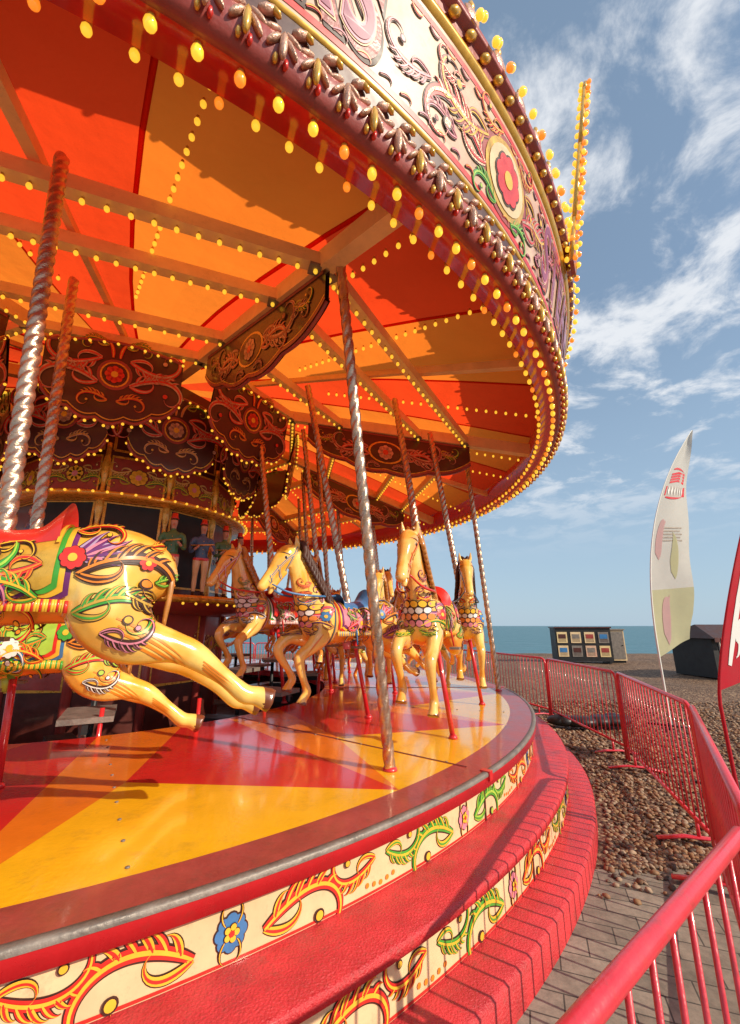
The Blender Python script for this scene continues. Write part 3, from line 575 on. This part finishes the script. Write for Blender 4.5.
for sg in(-1,1):
    mp=sidemap(sg)
    for i in range(7):
        an=math.pi+.55-.24*i; tr.lay(mp,-.29,-.10-.012*i,an,.24-.012*abs(i-3),-.3,1.3*(1 if i>3 else -1),.024,purple if i%2 else lilac,pink if i%2 else purple,.004+.001*i,n=14)
    A(mp,-.33,-.20,-1,.25,dark,sco,.008,1); A(mp,-.34,-.36,-1,.2,green,gold,.003,1); A(mp,-.58,-.06,-1,.1,scr,scy,.004,1)
    A(mp,-.52,-.28,-1,.17,dark,gold,.006,-1); A(mp,-.30,-.02,-1,.12,scr,scy,.014,1); A(mp,-.62,-.22,-1,.09,green,lime,.004,1); A(mp,-.45,-.44,-1,.13,dark,pink,.004,-1)
    A(mp,-.62,-.34,-1,.1,scr,sco,.004,-1)
    tr.flower(mp,-.31,-.14,.05,scr,scy,.018,8); tr.flower(mp,-.58,-.14,.035,scr,scy,.010,6)
    A(mp,.30,-.10,1,.2,purple,pink,.003,-1); A(mp,.32,-.27,1,.17,green,scy,.003,1); A(mp,.46,.0,1,.13,scr,scy,.004,-1); A(mp,.52,.16,1,.1,purple,sco,.004,-1); A(mp,.40,-.03,1,.12,dark,gold,.005,1,h0=1.2)
    tr.flower(mp,.4,-.17,.05,scr,scy,.008,6)
    def cl(x,y,o,mp=mp): return mp(x,y,o+.022)
    A(cl,.14,-.15,-1,.17,green,lime,.002,-1); A(cl,-.21,-.17,1,.16,scr,sco,.002,-1); A(cl,.14,-.28,-1,.17,purple,pink,.003,1); A(cl,-.21,-.29,1,.16,green,scy,.003,1); tr.flower(cl,-.03,-.23,.055,pink,scy,.006,8); A(cl,-.03,-.12,-1,.1,dark,scy,.002,1); A(cl,-.03,-.12,1,.1,dark,scy,.002,1)
    A(cl,-.03,-.36,-1,.11,scr,scy,.003,1); A(cl,-.03,-.36,1,.11,scr,scy,.003,1)
    for i in range(4):
        tr.swirl(mp,-.50-.01*i,-.38-.03*i,-2.75,.36,.3,.5,.007,sco,.003,12); tr.swirl(mp,-.86,-.565-.012*i,-2.5,.18,0,.2,.004,sco,.003,8)
        tr.swirl(mp,.43+.02*i,-.34-.02*i,-.9,.22,0,.6,.006,sco,.003,10)
    tr.swirl(mp,.60,.42,-1.9,.42,.4,.6,.007,sco,.003,14)
    for pts in (((.68,.52),(.73,.42),(.79,.27)),((.885,.32),(.86,.25),(.835,.19)),((.955,.22),(.925,.14),(.915,.09)),((.68,.47),(.81,.37),(.955,.19))):
        P=catmull(pts,6); tr.ribbon(P,[.011]*len(P),mp,scr,.004); tr.ribbon(P,[.004]*len(P),mp,scy,.007)
    tr.ell((.81,sg*.072,.40),(.024,.013,.021),white,10,6); tr.ell((.815,sg*.080,.40),(.015,.009,.016),black,8,6); tr.swirl(mp,.775,.43,.3,.10,0,-1.6,.007,dark,.003,8)
    tr.ell((1.02,sg*.036,.115),(.012,.008,.012),scr,8,5); tr.swirl(mp,.91,.105,.75,.10,0,.2,.006,scr,.004,6)
    tr.tube([(.935,sg*.05,.13),(.75,sg*.11,.05),(.45,sg*.15,.03),(.2,sg*.06,.05)],[.007,.011,.011,.009],scr,6,k=5)
    for i in range(13):
        t=i/12; x=.68-.32*t; z=.54-.50*t; j_=random.uniform(-.02,.02)
        tr.tube([(x,sg*.01,z+.02),(x-.06,sg*.045,z+.03),(x-.08,sg*(.075+.03*t),z-.05+j_),(x-.06,sg*(.10+.04*t),z-.12),(x-.13,sg*(.11+.04*t),z-.17+j_)],[(.012,.02),(.02,.034),(.02,.03),(.014,.022),(.004,.005)],maneg,7,k=3)
    tr.tube([(.02,sg*.19,-.2),(.03,sg*.23,-.45)],.008,scr,6); tr.box((.03,sg*.24,-.47),(.12,.09,.02),steel)
for r_ in range(4):
    for j in range(5-r_%2):
        y=(j-(4-r_%2)/2)*.06; z=-.08-r_*.055; tr.dot(frontmap,y,z,.034,dark,.006+.002*(3-r_),10); tr.dot(frontmap,y,z,.027,[scy,white,sco,pink][r_],.008+.002*(3-r_),10)
for d in(-1,1): A(frontmap,d*.02,.03,d,.09,purple,sco,.005,1); A(frontmap,d*.02,-.30,d,.1,green,scy,.005,-1)
tr.tube([(.74,0,.54),(.80,0,.51),(.83,0,.44)],[(.02,.02),(.025,.02),(.006,.006)],maneg,7,k=3)
for i in range(9):
    y=(i-4)*.010; tr.tube([(-.655,y*.5,-.13),(-.685,y*1.3,-.17),(-.69,y*1.8,-.26),(-.68,y*1.8,-.36-.015*(i%3)),(-.685,y*1.2,-.42-.02*(i%2))],[.012,.015,.013,.010,.003],maneg,7,k=4)
tr.tube([(0,0,-.4),(0,0,-.5)],[.05,.035],gold,12)
thm_o=tr.obj('horse_trappings'); thm=thm_o.data; bpy.data.objects.remove(thm_o)
def variant(mp_):
    me=thm.copy()
    for i,m_ in enumerate(me.materials):
        if m_ in mp_: me.materials[i]=mp_[m_]
    return me
TH=[thm,variant({purple:scr,scr:blue,green:purple,gold:pink,maneg:dark}),variant({purple:blue,green:scr,gold:lime,scr:green,pink:white}),variant({purple:green,green:dark,scy:white,gold:scr})]
HC=[0]
def horse(x,y,z,dh,top,var=None,sc=1.0):
    a=math.degrees(math.atan2(y-CY,x-CX)); hd=rad(a-90+dh)
    e=empty('carousel_horse',(x,y,z),(0,0,hd)); e.scale=(sc,sc,sc)
    v=HC[0]%4 if var is None else var; HC[0]+=1
    for n_,m_ in (('body',hme),('trappings',TH[v])):
        o=bpy.data.objects.new(n_,m_); S.collection.objects.link(o); o.parent=e
    p=Vector((x,y,z)); t=Vector(top); pole(p-(t-p).normalized()*.05,t,.9,'horse_pole')
    b=p-(t-p)*((z-.72)/(t.z-z))
    pb.tube([tuple(p-(t-p).normalized()*.3),tuple(b)],.024,red,10); pb.tube([tuple(b),(b[0],b[1],b[2]+.03)],[.045,.03],red,12)
horse(-1.72,1.93,2.14,0,(-1.99,2.02,4.62),0,1.07)
horse(-2.45,3.05,1.80,0,(-2.75,3.2,4.8),2,1.05)
horse(.62,4.5,1.98,10,(.34,5.17,4.7),0,1.05)
horse(-.27,5.1,1.98,-22,(-.86,5.15,4.9),1,1.08)
horse(-1.36,6.1,2.1,-12,(-1.87,6.3,5.15),3,1.05)
horse(1.29,5.95,1.96,6,(.95,6.1,4.65),1)
horse(.2,6.8,1.9,0,(-.25,6.6,4.85)); horse(-.8,7.0,2.15,0,(-1.2,6.9,5.1))
for a,rs in ((12,(5.5,4.5,3.6)),(34,(5.5,4.5,3.6)),(54,(5.4,4.4)),(76,(5.4,4.4)),(100,(5.3,)),(124,(5.3,)),(170,(5.3,))):
    for i,r in enumerate(rs):
        p=pol(r,a,1.8+.3*math.sin(a+i*2)); q=pol(r-.35,a,zr(r)-.05); horse(p[0],p[1],p[2],0,q)
pb.obj('pole_bases',car)
# ------------------------------------------------------------------ organ figures
skin=mat('figure_skin',(.6,.33,.22),.4,coat=.4); coatg=mat('figure_green',(.07,.22,.09),.4,coat=.4,var=.2); coatb=mat('figure_blue',(.06,.13,.27),.4,coat=.4,var=.2); hairm=mat('figure_hair',(.06,.03,.015),.5)
def figure(a,r,z,coat_,h=1.1):
    s=h/1.75; b=MB()
    T=lambda P,R,k=4,n=12: b.tube([(p[0]*s,p[1]*s,p[2]*s) for p in P],[(q[0]*s,q[1]*s) for q in R],coat_,n,k=k)
    T([(0,0,.85),(0,0,1.0),(0,0,1.2),(0,0,1.38),(0,0,1.45),(0,0,1.52)],[(.15,.11),(.145,.1),(.17,.115),(.17,.1),(.07,.06),(.055,.055)])
    T([(0,0,1.5),(.015,0,1.58),(.02,0,1.66),(.01,0,1.74),(0,0,1.77)],[(.05,.05),(.068,.075),(.078,.092),(.065,.075),(.02,.02)])
    T([(.09,0,1.63),(.125,0,1.615),(.09,0,1.6)],[(.012,.012),(.014,.012),(.014,.012)],2,6)
    for y in(-1,1):
        T([(0,y*.09,.92),(0.01,y*.10,.7),(0.0,y*.10,.48),(-.01,y*.1,.3),(0,y*.1,.1),(.0,y*.1,.03)],[(.095,.1),(.085,.09),(.06,.065),(.058,.062),(.04,.045),(.045,.05)])
        T([(-.03,y*.1,.04),(.06,y*.105,.04),(.16,y*.11,.025)],[(.04,.035),(.045,.035),(.03,.02)],3,8)
        T([(0,y*.15,1.38),(0.0,y*.23,1.32),(.02,y*.27,1.12),(.1,y*.26,1.03),(.22,y*.17,1.12),(.27,y*.13,1.16)],[(.05,.05),(.055,.055),(.045,.045),(.042,.042),(.032,.032),(.03,.035)])
    o=b.obj('raw'); m1=o.modifiers.new('r','REMESH'); m1.mode='VOXEL'; m1.voxel_size=.011; m2=o.modifiers.new('s','SMOOTH'); m2.iterations=3
    bpy.context.view_layer.update(); me=bpy.data.meshes.new_from_object(o.evaluated_get(bpy.context.evaluated_depsgraph_get())); bpy.data.objects.remove(o)
    me.materials.clear(); 
    for m_ in (coat_,skin,hairm,cream,scr): me.materials.append(m_)
    for p in me.polygons:
        c=p.center/s; p.use_smooth=True
        if c.z>1.5: p.material_index=2 if (c.z>1.69 or c.x<-.02) else 1
        elif c.x>.2 and c.z>1.0: p.material_index=1
        elif c.z<.12: p.material_index=2
        elif c.z<.84: p.material_index=3
        elif c.z<.9: p.material_index=4
        else: p.material_index=0
    P=pol(r,a,z); e=empty('organ_figure',P,(0,0,rad(a-25)))
    q=bpy.data.objects.new('figure_body',me); S.collection.objects.link(q); q.parent=e
    d=MB()
    for y in(-1,1): d.ell((.088*s,y*.03*s,1.655*s),.011*s,black,6,5)
    d.ell((.1*s,0,1.57*s),(.012*s,.025*s,.007*s),scr,6,4); d.tube([(0,0,1.73*s),(0,0,1.77*s),(0,0,1.86*s)],[.1*s,.07*s,.065*s],scr,12)
    d.tube([(.1*s,-.28*s,1.18*s),(.36*s,.2*s,1.2*s)],.016*s,gold,8)
    for z_ in (1.0,1.1,1.2,1.3): d.ell((.118*s,0,z_*s),.012*s,gold,6,4)
    d.obj('figure_details',e)
for i,(a,c) in enumerate(((-44,coatg),(-30,coatb),(-16,coatg),(0,coatb),(-95,coatb))): figure(a,1.95,2.12,c)
# ------------------------------------------------------------------ barriers
def barrier(p,q,name='crowd_barrier',feet=True):
    p=np.array((*p,0.));q=np.array((*q,0.)); t=q-p; l=np.linalg.norm(t); t/=l; nr=np.array((-t[1],t[0],0)); b=MB(); g=.03
    def P(x,z): return p+t*x+np.array((0,0,z))
    c=.09; r=.02
    path=[P(g,.05),P(g,1.1-c),P(g+c*.3,1.1-c*.3),P(g+c,1.1),P(l-g-c,1.1),P(l-g-c*.3,1.1-c*.3),P(l-g,1.1-c),P(l-g,.05)]
    b.tube(path,r,barrier_red,14,ref=nr); b.tube([P(g,.2),P(l-g,.2)],.016,barrier_red,10,ref=nr)
    n=int(l/.115)
    for i in range(1,n): x=g+(l-2*g)*i/n; b.tube([P(x,.2),P(x,1.09)],.007,barrier_red,7,ref=nr)
    for x in (.35,l-.35):
        b.tube([P(x,.2),P(x,.06)],.014,barrier_red,8,ref=nr); b.tube([P(x,.035)-nr*.3,P(x,.07)-nr*.1,P(x,.07)+nr*.1,P(x,.035)+nr*.3],[(.012,.03)]*4,barrier_red,8,ref=(0,0,1))
    for z in (.35,.85): b.tube([P(g,z)-t*.05,P(g,z)+t*.01],.012,steel,8,ref=nr)
    b.obj(name)
pts=[(-.55,.14),(1.20,1.54),(2.52,3.58),(3.3,6.0),(3.36,8.5),(2.75,10.8),(1.7,12.9),(.1,14.6),(-1.9,15.7),(-4.2,16.1),(-6.5,15.8)]
for i in range(len(pts)-1): barrier(pts[i],pts[i+1])
# ------------------------------------------------------------------ flags, notice board, hut
def cloth(name,col):
    m=mat(name,col,.75,var=.1,scale=3); b=m.node_tree.nodes['Principled BSDF']; N=m.node_tree.nodes; L=m.node_tree.links
    t=N.new('ShaderNodeBsdfTranslucent'); mx=N.new('ShaderNodeMixShader'); mx.inputs[0].default_value=.35; src=b.inputs['Base Color'].links[0].from_socket; L.new(src,t.inputs[0])
    out=[n for n in N if n.type=='OUTPUT_MATERIAL'][0]; L.new(b.outputs[0],mx.inputs[1]); L.new(t.outputs[0],mx.inputs[2]); L.new(mx.outputs[0],out.inputs[0]); return m
flagw=cloth('flag_white',(.68,.66,.6)); flagy=cloth('flag_pale_green',(.58,.56,.34)); flagk=cloth('flag_pale_pink',(.66,.42,.42)); flagr=cloth('flag_red',(.6,.012,.03)); flagl=mat('flag_logo_red',(.62,.03,.05),.7)
def flag(x,y,rz,H,z0,cols,name,bend,wide,swoosh=0,pw=2.3,t0=.22):
    e=empty(name,(x,y,0),(0,0,rz)); b=MB(); n=40
    def px_(t): return bend*(max(0,t-t0)/(1-t0))**pw
    b.tube([(px_(t),0,t*H) for t in np.linspace(0,1,n+1)],[.02-.014*t for t in np.linspace(0,1,n+1)],white if not swoosh else flagr,8)
    b.tube([(-.25,-.25,.03),(.25,.25,.03)],.02,black,6); b.tube([(-.25,.25,.03),(.25,-.25,.03)],.02,black,6); b.obj('pole_and_base',e)
    f=MB()
    def fm(u,v,o):
        t=z0/H+(1-z0/H)*v; xr=wide+(bend-wide)*v**1.5-.12*wide*max(0,1-v*8); w=max(.01,xr-px_(t)); xx=px_(t)+u*w; zz=t*H+.32*u*max(0,1-v*3)
        return (xx,(.05*math.sin(v*7+u*3)+.025*math.sin(v*19-u*6))*u+o,zz)
    for v0,v1,mm_ in cols:
        k=20; vs=[fm(i/10,v0+(v1-v0)*j/k,0) for j in range(k+1) for i in range(11)]
        f.add(vs,[(j*11+i,j*11+i+1,(j+1)*11+i+1,(j+1)*11+i) for j in range(k) for i in range(10)],mm_)
    for sg in(-1,1):
        def g(u,v,o): return fm(u,v,sg*(.006+o))
        if swoosh:
            for x0,y0,h,l,c in ((.16,.14,1.1,.16,-4),(.2,.24,1.4,.16,4),(.14,.34,1.2,.16,-5),(.2,.44,1.5,.16,4),(.2,.55,1.3,.2,-4),(.12,.06,1.4,.6,.3),(.5,.2,.9,.3,4)): f.swirl(g,x0,y0,h,l,c,c,.045,white,0,14,1)
        else:
            f.dot(g,.5,.735,.30,flagl,0,20,1) if False else None
            for i in range(4): f.ribbon([(.18,.735+.013*i),(.5,.744+.013*i),(.82,.735+.013*i)],[.005]*3,g,flagl,0)
            f.ribbon([(.1,.695),(.9,.695)],[.022]*2,g,flagl,0)
            for i in range(6): f.ribbon([(.2+.11*i,.683),(.22+.11*i,.707)],[.018]*2,g,white,.002)
            f.swirl(g,.15,.665,-.04,.7,.1,.1,.006,flagl,0,12); f.swirl(g,.2,.80,.05,.6,-.15,-.15,.006,flagl,0,12)
            f.swirl(g,.15,.40,1.35,.22,-1,-1,.10,flagk,.001,12); f.swirl(g,.55,.32,1.2,.2,1,1,.12,flagy,.001,12); f.swirl(g,.3,.05,1.2,.25,-1,1,.12,flagk,.001,12)
            for i in range(5): f.ribbon([(.25,.47+.014*i),(.75-.05*(i%2),.47+.014*i)],[.003]*2,g,steel,.001)
    f.obj('banner',e)
flag(5.22,8.0,rad(8),5.75,1.15,[(0,.26,flagy),(.26,1,flagw)],'feather_flag',1.7,.80,0,2.4,.2)
flag(3.88,5.05,rad(6),4.9,1.0,[(0,1,flagr)],'feather_flag',1.9,1.25,1,1.25,.18)
e=empty('notice_board',(10.2,21.3,0),(0,0,rad(-8))); b=MB()
b.box((0,0,.85),(2.5,.9,1.5),black); 
for i in range(4):
    for j in range(2):
        c=[creamw,cream,steel,creamw,rimb][(i*2+j)%5]; b.box((-.95+.62*i,-.46,.55+.62*j),(.46,.02,.5),c); b.box((-.95+.62*i,-.472,.6+.62*j),(.34,.01,.2),[blue,brown,steel,maroon][(i+j)%4])
        for q in range(3): b.box((-.95+.62*i,-.472,.37+.05*q+.62*j),(.34,.008,.015),dark)
b.box((0,0,1.63),(2.6,1.0,.06),brown); 
for x in(-1.1,1.1): b.box((x,0,.05),(.1,.9,.1),black)
b.obj('panels',e)
e=empty('storage_cabinet',(12.0,21.6,0),(0,0,rad(-8))); b=MB(); b.box((0,0,.8),(.7,.7,1.4),creamw); b.box((0,0,1.53),(.8,.8,.06),steel); b.box((0,-.36,.8),(.6,.02,1.25),steel); b.ell((.22,-.38,.8),.03,black); b.box((0,0,.05),(.6,.6,.1),black); b.obj('cabinet',e)
e=empty('beach_kiosk',(12.4,15.6,0),(0,0,rad(10))); b=MB(); b.box((0,0,.7),(2.4,1.6,1.3),black); b.box((0,-.82,.85),(1.9,.04,.6),brown)
b.add([(-1.4,-1.1,1.3),(1.4,-1.1,1.3),(1.4,1,1.3),(-1.4,1,1.3),(-.9,0,1.75),(.9,0,1.75)],[(0,1,5,4),(1,2,5),(2,3,4,5),(3,0,4),(0,3,2,1)],dark,False)
for i in range(12): b.box((-1.3+.236*i,-1.1,1.26),(.2,.02,.14),maroon if i%2 else brown)
for x in(-1.2,1.2): b.tube([(x,-1.05,0),(x,-1.05,1.3)],.03,steel,8)
b.obj('hut',e)
e=empty('barrier_shadow_lumps',(3.9,8.1,.05)); b=MB()  # black lumps added in place of the barriers' dark shadow on the shingle
for i in range(9): b.ell((random.uniform(-.55,.55),random.uniform(-.25,.25),.05),(random.uniform(.15,.3),.18,.09),black,10,6)
b.obj('shadow_lumps',e)
